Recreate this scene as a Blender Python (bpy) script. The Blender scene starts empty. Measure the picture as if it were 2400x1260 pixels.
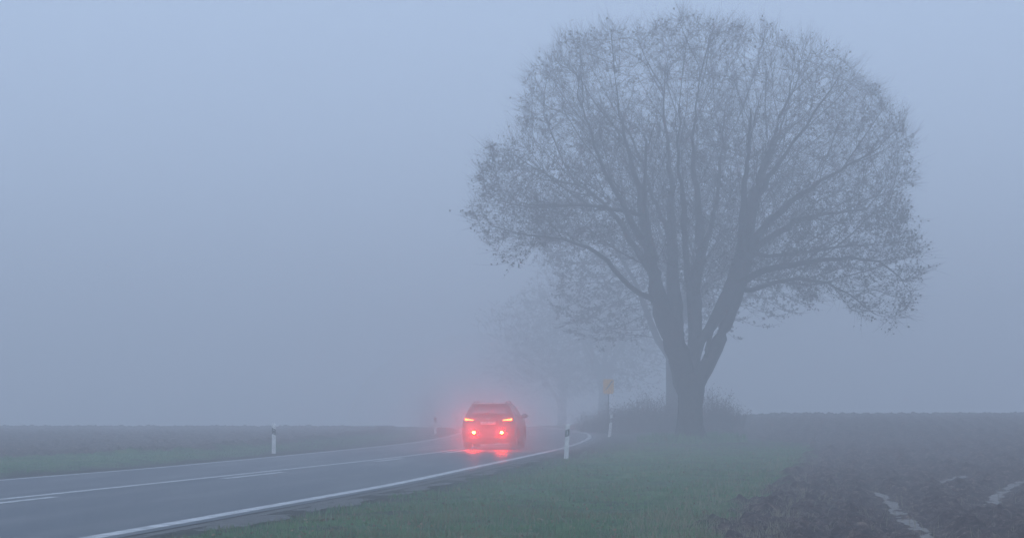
import bpy, bmesh, math, random
import numpy as np
from mathutils import Vector, Matrix, kdtree
random.seed(7); rng = np.random.default_rng(7)
S = bpy.context.scene; COL = S.collection
R = math.radians

# ------------------------------------------------------------------ camera
F = 5000.0; HORIZ = 935.0; CAMH = 1.7          # focal length in px of the 2400 px frame
PITCH = math.atan((HORIZ-630)/F)
cam_d = bpy.data.cameras.new('camera'); cam = bpy.data.objects.new('camera', cam_d); COL.objects.link(cam)
cam_d.sensor_width = 36; cam_d.lens = 36*F/2400; cam_d.clip_end = 3000; cam_d.clip_start = 0.5
cam.location = (0, 0, CAMH); cam.rotation_euler = (math.pi/2+PITCH, 0, 0)
S.camera = cam

# ------------------------------------------------------------------ world, sun, exposure
SUN_EL, SUN_ROT = R(38), R(205)
w = bpy.data.worlds.new("World"); S.world = w; w.use_nodes = True
nt = w.node_tree; nt.nodes.clear()
wo = nt.nodes.new('ShaderNodeOutputWorld'); bg = nt.nodes.new('ShaderNodeBackground')
sky = nt.nodes.new('ShaderNodeTexSky'); sky.sky_type = 'NISHITA'; sky.sun_disc = False
sky.sun_elevation = SUN_EL; sky.sun_rotation = SUN_ROT; sky.air_density = 1.0; sky.dust_density = 1.0; sky.ozone_density = 3
mixw = nt.nodes.new('ShaderNodeMix'); mixw.data_type = 'RGBA'; mixw.inputs[0].default_value = 0.86
mixw.inputs[7].default_value = (7.3, 9.35, 12.9, 1)       # even overcast layer over the blue sky
nt.links.new(sky.outputs[0], mixw.inputs[6]); nt.links.new(mixw.outputs[2], bg.inputs[0])
bg.inputs[1].default_value = 0.085
nt.links.new(bg.outputs[0], wo.inputs[0])
sd = bpy.data.lights.new('sun', 'SUN'); sd.energy = 0.5; sd.angle = R(30); sd.color = (1, .98, .96)
so = bpy.data.objects.new('sun', sd); COL.objects.link(so)
so.rotation_euler = (math.pi/2-SUN_EL, 0, math.pi - SUN_ROT)
S.view_settings.view_transform = 'Standard'; S.view_settings.look = 'None'
S.view_settings.exposure = 0.0; S.view_settings.gamma = 1
cy = S.cycles
cy.max_bounces = 10; cy.diffuse_bounces = 2; cy.glossy_bounces = 3; cy.transmission_bounces = 4
cy.volume_bounces = 6; cy.transparent_max_bounces = 8
cy.use_denoising = True; cy.denoiser = 'OPENIMAGEDENOISE'
cy.sample_clamp_indirect = 6; cy.use_adaptive_sampling = False

# ------------------------------------------------------------------ helpers
def ray(px, py):
    v = 630-py
    d = Vector((px-1200, F*math.cos(PITCH)-v*math.sin(PITCH), F*math.sin(PITCH)+v*math.cos(PITCH)))
    return d/d.y
def G(px, py, h=0.0):                      # point of the plane z=h seen at that place of the photo
    d = ray(px, py); t = (h-CAMH)/d.z
    return (d.x*t, t)
def A(px, py, Y):                          # point at distance Y
    d = ray(px, py); return Vector((d.x*Y, Y, CAMH+d.z*Y))

def tag(o, label=None, cat=None, group=None, kind=None):
    for k, v in (('label', label), ('category', cat), ('group', group), ('kind', kind)):
        if v: o[k] = v
    return o
def empty(name, loc, rz=0):
    o = bpy.data.objects.new(name, None); COL.objects.link(o)
    o.location = loc; o.rotation_euler = (0, 0, rz); o.empty_display_size = .3
    return o
def link_mesh(name, me, mat, parent=None, smooth=False):
    o = bpy.data.objects.new(name, me); COL.objects.link(o)
    if mat: me.materials.append(mat)
    if parent: o.parent = parent
    if smooth: me.polygons.foreach_set('use_smooth', [True]*len(me.polygons))
    return o
def np_mesh(name, V, Fq, k):               # k-gons from arrays
    me = bpy.data.meshes.new(name)
    V = np.asarray(V, np.float32); Fq = np.asarray(Fq, np.int32)
    me.vertices.add(len(V)); me.vertices.foreach_set('co', V.ravel())
    me.loops.add(Fq.size); me.loops.foreach_set('vertex_index', Fq.ravel())
    me.polygons.add(len(Fq)); me.polygons.foreach_set('loop_start', np.arange(0, Fq.size, k, dtype=np.int32))
    me.update(calc_edges=True); me.validate()
    return me
def bm_obj(name, bm, mat, parent=None, smooth=False):
    me = bpy.data.meshes.new(name); bmesh.ops.recalc_face_normals(bm, faces=bm.faces)
    bm.to_mesh(me); bm.free()
    return link_mesh(name, me, mat, parent, smooth)
def copy_tree(o, parent=None):
    c = o.copy(); COL.objects.link(c); c.parent = parent
    for ch in list(o.children): copy_tree(ch, c)
    return c
def sstep(a, b, x):
    t = np.clip((x-a)/(b-a), 0, 1); return t*t*(3-2*t)

# numpy noise
_P = rng.random((256, 256))
def vnoise(x, y):
    xi = np.floor(x).astype(int); yi = np.floor(y).astype(int); fx = x-xi; fy = y-yi
    fx = fx*fx*(3-2*fx); fy = fy*fy*(3-2*fy)
    a = _P[xi & 255, yi & 255]; b = _P[(xi+1) & 255, yi & 255]; c = _P[xi & 255, (yi+1) & 255]; d = _P[(xi+1) & 255, (yi+1) & 255]
    return (a*(1-fx)+b*fx)*(1-fy)+(c*(1-fx)+d*fx)*fy
def fbm(x, y, s=1.0, o=4):
    r = 0; a = .5; t = 0
    for i in range(o):
        r = r+a*vnoise(x*s+17*i, y*s+31*i); t += a; a *= .5; s *= 2.1
    return r/t
_Q = rng.random((256, 256, 3))
def clods(x, y, s):                         # rounded lumps of random size, 0..1
    x = x*s; y = y*s; xi = np.floor(x).astype(int); yi = np.floor(y).astype(int); r = np.zeros_like(x)
    for dx in (-1, 0, 1):
        for dy in (-1, 0, 1):
            q = _Q[(xi+dx) & 255, (yi+dy) & 255]
            d2 = ((xi+dx+q[..., 0]-x)**2+(yi+dy+q[..., 1]-y)**2)/(.25+.55*q[..., 2])**2
            r = np.maximum(r, np.sqrt(np.clip(1-d2, 0, 1))*q[..., 2])
    return r

# ------------------------------------------------------------------ materials
def mat(name):
    m = bpy.data.materials.new(name); m.use_nodes = True
    return m, m.node_tree, m.node_tree.nodes['Principled BSDF']
def N(nt, typ, **kw):
    n = nt.nodes.new(typ)
    for k, v in kw.items(): setattr(n, k, v)
    return n
def noise_mat(name, c1, c2, scale=5, rough=.7, bump=.0, bscale=None, spec=.5, detail=6, metal=0, coat=0, rough2=None, bdist=.02):
    m, nt, p = mat(name); L = nt.links.new
    tc = N(nt, 'ShaderNodeTexCoord'); n = N(nt, 'ShaderNodeTexNoise'); n.inputs['Scale'].default_value = scale; n.inputs['Detail'].default_value = detail
    L(tc.outputs['Object'], n.inputs['Vector'])
    r = N(nt, 'ShaderNodeValToRGB'); r.color_ramp.elements[0].color = (*c1, 1); r.color_ramp.elements[1].color = (*c2, 1)
    r.color_ramp.elements[0].position = .35; r.color_ramp.elements[1].position = .65
    L(n.outputs['Fac'], r.inputs['Fac']); L(r.outputs['Color'], p.inputs['Base Color'])
    p.inputs['Roughness'].default_value = rough; p.inputs['Specular IOR Level'].default_value = spec; p.inputs['Metallic'].default_value = metal
    p.inputs['Coat Weight'].default_value = coat
    if rough2 is not None:
        mr = N(nt, 'ShaderNodeMapRange'); mr.inputs[3].default_value = rough; mr.inputs[4].default_value = rough2
        L(n.outputs['Fac'], mr.inputs[0]); L(mr.outputs[0], p.inputs['Roughness'])
    if bump:
        n2 = N(nt, 'ShaderNodeTexNoise'); n2.inputs['Scale'].default_value = bscale or scale*4; n2.inputs['Detail'].default_value = 5
        L(tc.outputs['Object'], n2.inputs['Vector'])
        b = N(nt, 'ShaderNodeBump'); b.inputs['Strength'].default_value = bump; b.inputs['Distance'].default_value = bdist
        L(n2.outputs['Fac'], b.inputs['Height']); L(b.outputs['Normal'], p.inputs['Normal'])
    return m
def emit_mat(name, col, strength):
    m, nt, p = mat(name)
    p.inputs['Base Color'].default_value = (col[0]*.5, col[1]*.5, col[2]*.5, 1)
    p.inputs['Emission Color'].default_value = (*col, 1); p.inputs['Emission Strength'].default_value = strength
    p.inputs['Roughness'].default_value = .2
    return m
M_bark = noise_mat('bark', (.022, .020, .018), (.05, .045, .04), 6, .9, .6, 14, .2, bdist=.05)
M_twig = noise_mat('twig_bark', (.03, .026, .023), (.05, .043, .038), 3, .9, spec=.2)
M_leaf = noise_mat('dead_leaf', (.03, .026, .02), (.06, .045, .028), 2, .8, spec=.2)
M_shrub = noise_mat('shrub_stem', (.06, .036, .034), (.11, .068, .055), 2, .9, spec=.2)
M_line = noise_mat('road_paint', (.34, .35, .36), (.62, .63, .64), 3, .55, spec=.4, detail=9)
M_white = noise_mat('white_plastic', (.62, .63, .62), (.8, .81, .8), 5, .5)
M_black = noise_mat('black_band', (.015, .015, .017), (.025, .025, .028), 8, .5)
M_refl = noise_mat('reflector', (.6, .62, .62), (.75, .76, .76), 20, .25, metal=.2)
M_grassb = noise_mat('grass_blade', (.035, .14, .05), (.12, .25, .09), 1.2, .7, spec=.3)
M_grassd = noise_mat('withered_blade', (.09, .085, .035), (.22, .19, .09), 1.5, .8, spec=.3)
M_straw = noise_mat('dry_stalk', (.20, .18, .12), (.32, .29, .2), 3, .8, spec=.2)

# ground: soil / green / damp verge by vertex masks
M_ground, gnt, gp = mat('ground'); L = gnt.links.new
def attr(n):
    a = N(gnt, 'ShaderNodeAttribute'); a.attribute_name = n; return a
tc = N(gnt, 'ShaderNodeTexCoord')
def gn(scale, detail=6, rough=.6):
    n = N(gnt, 'ShaderNodeTexNoise'); n.inputs['Scale'].default_value = scale; n.inputs['Detail'].default_value = detail; n.inputs['Roughness'].default_value = rough
    L(tc.outputs['Object'], n.inputs['Vector']); return n
def ramp(src, cols, pos):
    r = N(gnt, 'ShaderNodeValToRGB')
    while len(r.color_ramp.elements) < len(cols): r.color_ramp.elements.new(.5)
    for e, c, p_ in zip(r.color_ramp.elements, cols, pos): e.color = (*c, 1); e.position = p_
    L(src, r.inputs['Fac']); return r
soil = ramp(gn(4.5, 12, .85).outputs['Fac'], [(.006, .004, .005), (.08, .048, .046), (.40, .29, .23)], [.36, .52, .69])  # soil tones, contrast widened to paint in lit and shadowed clods
grs = ramp(gn(.9, 9, .7).outputs['Fac'], [(.02, .035, .016), (.05, .16, .05), (.16, .19, .07)], [.38, .5, .66])
vrg = ramp(gn(1.1, 9, .7).outputs['Fac'], [(.012, .014, .012), (.035, .036, .026)], [.35, .65])
def mixc(fac, a, b):
    m = N(gnt, 'ShaderNodeMix'); m.data_type = 'RGBA'; L(fac, m.inputs[0]); L(a, m.inputs[6]); L(b, m.inputs[7]); return m.outputs[2]
c = mixc(attr('green').outputs['Fac'], vrg.outputs['Color'], grs.outputs['Color'])
c = mixc(attr('soil').outputs['Fac'], c, soil.outputs['Color'])
L(c, gp.inputs['Base Color']); gp.inputs['Roughness'].default_value = .85; gp.inputs['Specular IOR Level'].default_value = .25
gb = N(gnt, 'ShaderNodeBump'); gb.inputs['Strength'].default_value = 1.0; gb.inputs['Distance'].default_value = .12
L(gn(9, 8, .7).outputs['Fac'], gb.inputs['Height']); L(gb.outputs['Normal'], gp.inputs['Normal'])

# wet asphalt
M_road, rnt, rp = mat('wet_asphalt')
tcr = N(rnt, 'ShaderNodeTexCoord'); mp = N(rnt, 'ShaderNodeMapping'); mp.inputs['Rotation'].default_value = (0, 0, R(9)); mp.inputs['Scale'].default_value = (1, .12, 1)
rnt.links.new(tcr.outputs['Object'], mp.inputs['Vector'])
rn = N(rnt, 'ShaderNodeTexNoise'); rn.inputs['Scale'].default_value = .9; rn.inputs['Detail'].default_value = 6; rnt.links.new(mp.outputs[0], rn.inputs['Vector'])
rr = N(rnt, 'ShaderNodeValToRGB'); rr.color_ramp.elements[0].color = (.032, .040, .058, 1); rr.color_ramp.elements[1].color = (.062, .074, .10, 1)
rr.color_ramp.elements[0].position = .35; rr.color_ramp.elements[1].position = .65
rnt.links.new(rn.outputs['Fac'], rr.inputs['Fac']); rnt.links.new(rr.outputs['Color'], rp.inputs['Base Color'])
rm = N(rnt, 'ShaderNodeMapRange'); rm.inputs[1].default_value = .3; rm.inputs[2].default_value = .7; rm.inputs[3].default_value = .46; rm.inputs[4].default_value = .68
rnt.links.new(rn.outputs['Fac'], rm.inputs[0]); rnt.links.new(rm.outputs[0], rp.inputs['Roughness'])
rn2 = N(rnt, 'ShaderNodeTexNoise'); rn2.inputs['Scale'].default_value = 60; rn2.inputs['Detail'].default_value = 3; rnt.links.new(tcr.outputs['Object'], rn2.inputs['Vector'])
rb = N(rnt, 'ShaderNodeBump'); rb.inputs['Strength'].default_value = .35; rb.inputs['Distance'].default_value = .006
rnt.links.new(rn2.outputs['Fac'], rb.inputs['Height']); rnt.links.new(rb.outputs['Normal'], rp.inputs['Normal'])
# wheel tracks polished and wetter than the rest
la = N(rnt, 'ShaderNodeAttribute'); la.attribute_name = 'lat'
def rmath(op, a_, b_=None):
    n_ = N(rnt, 'ShaderNodeMath'); n_.operation = op
    for i_, v_ in enumerate((a_, b_)):
        if v_ is None: continue
        if isinstance(v_, (int, float)): n_.inputs[i_].default_value = v_
        else: rnt.links.new(v_, n_.inputs[i_])
    return n_.outputs[0]
wv = rmath('COSINE', rmath('MULTIPLY', rmath('SUBTRACT', rmath('ABSOLUTE', la.outputs['Fac']), 1.0), 2*math.pi/1.75))
trk = rmath('MULTIPLY', rmath('MAXIMUM', wv, 0.0), rn.outputs['Fac'])
rrough = rmath('SUBTRACT', rm.outputs[0], rmath('MULTIPLY', trk, .12)); rnt.links.new(rrough, rp.inputs['Roughness'])
mt_ = N(rnt, 'ShaderNodeMix'); mt_.data_type = 'RGBA'; rnt.links.new(rmath('MULTIPLY', trk, .9), mt_.inputs[0]); rnt.links.new(rr.outputs['Color'], mt_.inputs[6]); mt_.inputs[7].default_value = (.026, .032, .046, 1)
rnt.links.new(mt_.outputs[2], rp.inputs['Base Color'])
rp.inputs['Specular IOR Level'].default_value = .4
M_shoulder = noise_mat('wet_gravel', (.035, .033, .035), (.10, .095, .095), 5, .7, .8, 30, .4, detail=10, bdist=.03)
M_puddle = noise_mat('muddy_water', (.07, .058, .052), (.19, .155, .13), 6, .5, 1.0, 7, .3, bdist=.02)

# ------------------------------------------------------------------ the lie of the land
def poly_xy(pts): return [G(*p) for p in pts]
rl = poly_xy([(214, 1258.7), (433, 1221.5), (550, 1200), (666, 1179.5), (783, 1159), (900, 1138.5), (991, 1120), (1106, 1095), (1210, 1073.5), (1314, 1051), (1356, 1038), (1377, 1029), (1383.5, 1022), (1376, 1015)])
ll = poly_xy([(0, 1124), (175, 1111), (350, 1097), (525, 1081), (700, 1064.5), (900, 1044.5), (960, 1038), (1033, 1026.7), (1064, 1019), (1082, 1014)])
cl = poly_xy([(0, 1169), (175, 1151.5), (350, 1133), (525, 1114.5), (700, 1096), (900, 1074.5), (960, 1067.3), (1039, 1057.5), (1083, 1050.6)])
rl = [(-60*.17+rl[0][0], rl[0][1]-60)]+rl+[(3.45, 113), (3.0, 121), (2.3, 130), (1.2, 140), (-1, 152), (-6, 170), (-14, 190), (-30, 220), (-50, 245)]
ll = [(-80*.17+ll[0][0], ll[0][1]-80)]+ll+[(-2.6, 113), (-3.0, 121), (-3.7, 130), (-4.9, 140), (-7.2, 152), (-12, 170), (-19.5, 188), (-35, 214), (-54, 238)]
cl = [(-72*.17+cl[0][0], cl[0][1]-72)]+cl+[(-.35, 88), (.35, 98), (.5, 106), (.4, 113), (0, 121), (-.7, 130), (-1.85, 140), (-4.1, 152), (-9, 170), (-16.7, 189), (-32, 217), (-52, 241)]
def smooth_line(pts, step=.5):
    ys = np.array([p[1] for p in pts]); xs = np.array([p[0] for p in pts])
    Y = np.arange(ys[0], ys[-1], step); X = np.interp(Y, ys, xs)
    k = np.hanning(int(9/step)|1); k /= k.sum(); n = len(k)//2
    Xp = np.concatenate([X[0]+(X[0]-X[1:n+1])[::-1], X, X[-1]+(X[-1]-X[-n-1:-1])[::-1]])
    return Y, np.convolve(Xp, k, 'valid')
RY, RX = smooth_line(rl); LY, LX = smooth_line(ll); CY, CX = smooth_line(cl)
def xr(y): return np.interp(y, RY, RX)+(np.minimum(y, RY[0])-RY[0])*.17
def xl(y): return np.interp(y, LY, LX)+(np.minimum(y, LY[0])-LY[0])*.17
def xc(y): return np.interp(y, CY, CX)+(np.minimum(y, CY[0])-CY[0])*.17
sb = poly_xy([(1630, 1262), (1700, 1212), (1780, 1165), (1850, 1112), (1895, 1070), (1912, 1045)])
sb = [(sb[0][0]-2.0, -40), (sb[0][0]-.5, 15)]+sb+[(10.4, 86), (9.6, 95), (9.4, 130), (9, 200)]
def xsr(y): return np.interp(y, [p[1] for p in sb], [p[0] for p in sb])
sl = poly_xy([(0, 1071), (290, 1064), (500, 1055), (640, 1041), (800, 1026), (900, 1016)])
sl = [(sl[0][0]-17, -40)]+sl+[(-7, 130), (-12, 160), (-40, 215)]
def xsl(y): return np.interp(y, [p[1] for p in sl], [p[0] for p in sl])

def H(x, y):
    x = np.asarray(x, float); y = np.asarray(y, float)
    d = np.maximum(y-125, 0)
    drop = np.where(d < 30, -.0005*d*d, -.45-.03*(d-30)); drop = np.maximum(drop, -4.0)
    rise = sstep(45, 120, y)*sstep(0, 9, x-xsr(y)+1.5)*.80*(1-sstep(126, 175, y))
    rise = rise+.3*sstep(1.2, 6, x-xr(y))*sstep(90, 114, y)*(1-sstep(0, 9, x-xsr(y)+1.5))
    ditch = -.12*np.exp(-((x-(xl(y)-2.0))/.9)**2)-.05*np.exp(-((x-(xr(y)+1.6))/.8)**2)
    lm = sstep(1, 8, xl(y)-x)
    dl = np.where(y < 100, 0, np.where(y < 152, -.005*(y-100), -.26-.03*(y-152)))
    drop = drop*(1-lm)+np.maximum(dl, -4.0)*lm
    return drop+rise+ditch*(y < 140)
puds = [poly_xy([(2050, 1148), (2085, 1165), (2098, 1185), (2112, 1205), (2142, 1225), (2168, 1247), (2200, 1275)]),
        poly_xy([(2155, 1139), (2190, 1127), (2225, 1122), (2262, 1110)]),
        poly_xy([(2290, 1192), (2318, 1180), (2335, 1160), (2352, 1143), (2410, 1118)])]
pudw = [.10, .13, .11]
def dist_poly(x, y, pts):
    d = np.full(x.shape, 1e9)
    for (ax, ay), (bx, by) in zip(pts[:-1], pts[1:]):
        ux, uy = bx-ax, by-ay; t = np.clip(((x-ax)*ux+(y-ay)*uy)/(ux*ux+uy*uy), 0, 1)
        d = np.minimum(d, np.hypot(x-ax-t*ux, (y-ay-t*uy)))
    return d

# ground sheet, finer where it is near
ys = [-60, -40, -20, -5, 5, 12, 17, 20]; y = 21.5
while y < 150: ys.append(y); y += min(max(.05, y*y/8500*.75), .32)
while y < 900: ys.append(y); y += max(.5, (y-140)*.05)
ys = np.array(ys); u = np.linspace(-1, 1, 1001)
hw = 9+.34*np.maximum(ys, 0)
X = hw[:, None]*u[None, :]
out = np.array([1.3, 2, 4, 9])[None, :]*(hw[:, None]+20)
X = np.hstack([-out[:, ::-1], X, out]); Y = np.repeat(ys[:, None], X.shape[1], 1)
base = H(X, Y)
edge_n = (fbm(X, Y, .9)-.5)*1.1+(fbm(X, Y, 4)-.5)*.5
soilR = sstep(-.25, .25, X-xsr(Y)+edge_n); soilL = sstep(-.25, .25, xsl(Y)-X+edge_n*1.2)
soilm = np.maximum(soilR, soilL)
dR = X-xr(Y); dL = xl(Y)-X
onroad = (dR < .55) & (dL < .3)
green = np.where(dR > 0, sstep(1.0, 2.6, dR+edge_n*.8), sstep(2.0, 3.2, dL+edge_n*.6))
green = green*(1-.75*sstep(66, 84, Y))*(1-.25*sstep(.55, .4, fbm(X, Y, .35)))
near = np.clip(60/np.maximum(Y, 20), .35, 1.2)
cl1 = clods(X, Y, 1.6)*.055+clods(X+9, Y+5, 3.4)*.06+clods(X+3, Y+8, 7)*.05+clods(X+31, Y+2, 13)*.03+(fbm(X, Y, 1.1, 5)-.5)*.12+(fbm(X, Y, 10, 4)-.5)*.07+.03*np.sin((X-.16*Y)*9+3*fbm(X, Y, .5))-.05
gr1 = (fbm(X, Y, .8, 3)-.5)*.12+(fbm(X, Y, 5, 3)-.5)*.05
pd = np.full(X.shape, 9.0)
mnr = (Y < 60) & (X > 3)
for p_, w_ in zip(puds, pudw):
    q = np.full(X.shape, 9.0); q[mnr] = dist_poly(X[mnr], Y[mnr], p_)-w_; pd = np.minimum(pd, q)
flat = sstep(-.05, .45, pd+(fbm(X, Y, 3)-.5)*.3)
rough_h = soilm*(cl1*1.35)*(.42+.58*flat)-(1-flat)*.07
ridge = .035*np.exp(-((X-xsr(Y)-.3+edge_n)/.35)**2)*(fbm(X+40, Y, .7)*1.6-.3)+.22*np.exp(-((X-xsl(Y)+.1+edge_n)/.6)**2)*np.clip(fbm(X+90, Y, .25)*2-.6, 0, 2)
Z = base+rough_h*(1)+(1-soilm)*gr1*sstep(.4, 1.2, np.maximum(dR, dL))+ridge*(Y < 135)
Z = np.where(onroad, base-.06, Z)
Z = np.where(Y < 21, base-.02, Z)
nr, nc = X.shape
idx = np.arange(nr*nc).reshape(nr, nc)
Fq = np.stack([idx[:-1, :-1], idx[:-1, 1:], idx[1:, 1:], idx[1:, :-1]], -1).reshape(-1, 4)
me = np_mesh('ground', np.stack([X, Y, Z], -1).reshape(-1, 3), Fq, 4)
for nm, arr in (('soil', soilm), ('green', green)):
    at_ = me.attributes.new(nm, 'FLOAT', 'POINT'); at_.data.foreach_set('value', arr.ravel().astype(np.float32))
go = link_mesh('ground', me, M_ground, smooth=True); tag(go, kind='structure')
def HZ(x, y): return float(H(x, y))

# road, shoulder, markings: thin sheets following the land
def ribbon(name, xa, xb, ylist, dz, m, n=1):
    V = []; Fs = []; lat = []
    for i, y in enumerate(ylist):
        a, b = xa(y), xb(y)
        for j in range(n+1):
            x = a+(b-a)*j/n; lat.append(x-xc(y)); d = max(y-125, 0)
            z = max(-.0005*d*d if d < 30 else -.45-.03*(d-30), -4.0)
            V.append((x, y, z+dz))
    for i in range(len(ylist)-1):
        for j in range(n):
            k = i*(n+1)+j; Fs.append((k, k+1, k+n+2, k+n+1))
    o = link_mesh(name, np_mesh(name, V, Fs, 4), m)
    if n > 2: o.data.attributes.new('lat', 'FLOAT', 'POINT').data.foreach_set('value', np.array(lat, np.float32))
    return o
yl_road = np.arange(-35, 236, 1.0)
tag(ribbon('road', lambda y: xl(y)-.22, lambda y: xr(y)+.32, yl_road, 0, M_road, 36), kind='structure')
tag(ribbon('gravel_shoulder', lambda y: xr(y)+.323, lambda y: xr(y)+.62+(1.05-.62)*float(1-sstep(40, 75, np.array(y)))+.12*math.sin(y*1.3)+.08*math.sin(y*3.1), np.arange(-35, 150, .4), -.012, M_shoulder, 2), kind='structure')
def wline(base_fn, w0, w1, off=0):
    def wd(y): return w0+(w1-w0)*min(max((y-26)/75, 0), 1)
    return (lambda y: base_fn(y)+off-wd(y)/2), (lambda y: base_fn(y)+off+wd(y)/2)
a, b = wline(xr, .27, .15); tag(ribbon('edge_marking', a, b, yl_road, .004, M_line), kind='structure')
a, b = wline(xl, .18, .13); tag(ribbon('edge_marking', a, b, yl_road, .004, M_line), kind='structure')
a, b = wline(xc, .20, .15); tag(ribbon('centre_marking', a, b, yl_road, .004, M_line), kind='structure')
dashes = []
for (p0, p1) in (((-150, 1183), (137, 1163.5)), ((517, 1121), (668, 1105.5)), ((857, 1081), (940, 1073.5)), ((1028, 1061.5), (1100, 1053))):
    dashes.append((G(*p0)[1], G(*p1)[1]))
y = dashes[-1][1]+8
while y < 160: dashes.append((y, y+4)); y += 12
for (y0, y1) in dashes:
    a, b = wline(xc, .20, .15, .54 if y0 < 50 else .44)
    tag(ribbon('dash_marking', a, b, np.linspace(y0, y1, 8), .004, M_line), kind='structure')

# puddles lying in the furrows
for k, (p_, w_) in enumerate(zip(puds, pudw)):
    V = []; Fs = []; n = 40
    P = np.array(p_); seg = np.linspace(0, len(P)-1, n)
    px_ = np.interp(seg, np.arange(len(P)), P[:, 0]); py_ = np.interp(seg, np.arange(len(P)), P[:, 1])
    for i in range(n):
        a_ = min(i+1, n-1); b_ = max(i-1, 0); tx, ty = px_[a_]-px_[b_], py_[a_]-py_[b_]; l = math.hypot(tx, ty); nx, ny = ty/l, -tx/l
        ww = w_*(1.0+.35*math.sin(i*.9+k)+.25*math.sin(i*2.3))*(min(1, (n-1-i)/4+.1) if True else 1)*min(1, i/4+.1)
        V += [(px_[i]-nx*ww, py_[i]-ny*ww, -.034), (px_[i]+nx*ww, py_[i]+ny*ww, -.034)]
        if i < n-1: Fs.append((2*i, 2*i+1, 2*i+3, 2*i+2))
    tag(link_mesh('puddle', np_mesh('puddle', V, Fs, 4), M_puddle), kind='structure')

# ------------------------------------------------------------------ grass
def blades(name, n, region, hgt, wid, m, y0, y1, spread, lean=.5):
    uu = rng.random(n*3); Yb = 1/(1/y0+(1/y1-1/y0)*uu); Xb = (rng.random(n*3)*2-1)*spread*Yb
    ok = region(Xb, Yb); Xb = Xb[ok][:n]; Yb = Yb[ok][:n]; n = len(Xb)
    zb = H(Xb, Yb)-.02+(fbm(Xb, Yb, .8, 3)-.5)*.12+(fbm(Xb, Yb, 5, 3)-.5)*.05
    h_ = hgt*(.4+rng.random(n))*(.6+.8*fbm(Xb, Yb, 1.5, 2)); a_ = rng.random(n)*6.283; la = rng.random(n)*6.283; ln = lean*h_*rng.random(n)
    w_ = wid*np.maximum(1, Yb/45)
    dx, dy = np.cos(a_)*w_, np.sin(a_)*w_; lx, ly = np.cos(la)*ln, np.sin(la)*ln
    P0 = np.stack([Xb-dx, Yb-dy, zb], -1); P1 = np.stack([Xb+dx, Yb+dy, zb], -1)
    P2 = np.stack([Xb+dx*.8+lx*.35, Yb+dy*.8+ly*.35, zb+h_*.6], -1); P3 = np.stack([Xb-dx*.8+lx*.35, Yb-dy*.8+ly*.35, zb+h_*.6], -1)
    P4 = np.stack([Xb+lx, Yb+ly, zb+h_], -1)
    V = np.stack([P0, P1, P2, P3, P4], 1).reshape(-1, 3); b_ = np.arange(n)*5
    T = np.concatenate([np.stack([b_, b_+1, b_+2], -1), np.stack([b_, b_+2, b_+3], -1), np.stack([b_+3, b_+2, b_+4], -1)])
    return tag(link_mesh(name, np_mesh(name, V, T, 3), m), kind='stuff')
def reg_right(x, y):
    e = (fbm(x, y, .9)-.5)*1.1+(fbm(x, y, 4)-.5)*.5
    return (x-xr(y) > 1.15+.6*(fbm(x, y, 2)-.5)) & (x-xsr(y)+e < .1) & (fbm(x+7, y, 1.7) > .40)
def reg_dull(x, y): return reg_right(x, y) & (fbm(x+30, y+5, .7) > .5)
def reg_left(x, y):
    return (y < 120) & (xl(y)-x > 2.3+.8*(fbm(x, y, 1.2)-.5)) & (x > xsl(y)-.1)
tag(blades('grass', 110000, reg_right, .085, .0042, M_grassb, 22, 85, .34), 'short wet green grass on the verge right of the road', 'grass')
tag(blades('grass', 30000, reg_left, .11, .006, M_grassb, 38, 110, .34), 'green grass strip along the left side of the road', 'grass')
tag(blades('grass', 40000, reg_dull, .11, .0045, M_grassd, 22, 85, .34, .8), 'dull brownish tufts scattered through the green verge', 'grass')
def reg_edge(x, y): return (np.abs(x-xsr(y)) < .9+.5*rng.random(x.shape)) | ((x > xsr(y)) & (rng.random(x.shape) < .08)) | ((x-xr(y) > 1.3) & (x < xsr(y)) & (rng.random(x.shape) < .10))
def reg_trunk(x, y): return np.hypot(x-7.13, y-84.6) < 2.2
tag(blades('grass', 5000, reg_trunk, .34, .008, M_grassb, 82, 88, .12), 'longer grass tufts round the foot of the big tree', 'grass')
tag(blades('dry_grass', 16000, reg_edge, .15, .0035, M_straw, 23, 60, .34, .9), 'pale dry stalks along the edge of the ploughed field', 'dry grass')

# leaves blown off the trees
n_ = 1500; uu = rng.random(n_); Yb = 1/(1/24+(1/95-1/24)*uu); Xb = xr(Yb)+1.6+rng.random(n_)*(xsr(Yb)-.3-1.6-xr(Yb)); ok = np.abs(Xb) < .34*Yb; Xb = Xb[ok]; Yb = Yb[ok]; k_ = len(Xb)
zb = H(Xb, Yb)+.03+(fbm(Xb, Yb, .8, 3)-.5)*.12+(fbm(Xb, Yb, 5, 3)-.5)*.05+rng.random(k_)*.05
c_ = np.stack([Xb, Yb, zb], -1); a1 = rng.normal(size=(k_, 3)); a1[:, 2] *= .35; a1 /= np.linalg.norm(a1, axis=1)[:, None]; a2 = np.cross(a1, rng.normal(size=(k_, 3))); a2 /= np.linalg.norm(a2, axis=1)[:, None]
sz = (.014+.02*rng.random(k_))[:, None]
lv = link_mesh('fallen_leaves', np_mesh('fallen_leaves', np.stack([c_-a1*sz, c_+a2*sz*.7, c_+a1*sz, c_-a2*sz*.6], 1).reshape(-1, 3), np.arange(4*k_).reshape(-1, 4), 4), noise_mat('brown_leaf', (.10, .06, .03), (.26, .17, .08), .8, .6))
tag(lv, 'brown fallen leaves strewn over the grass verge', 'fallen leaves', kind='stuff')

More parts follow.
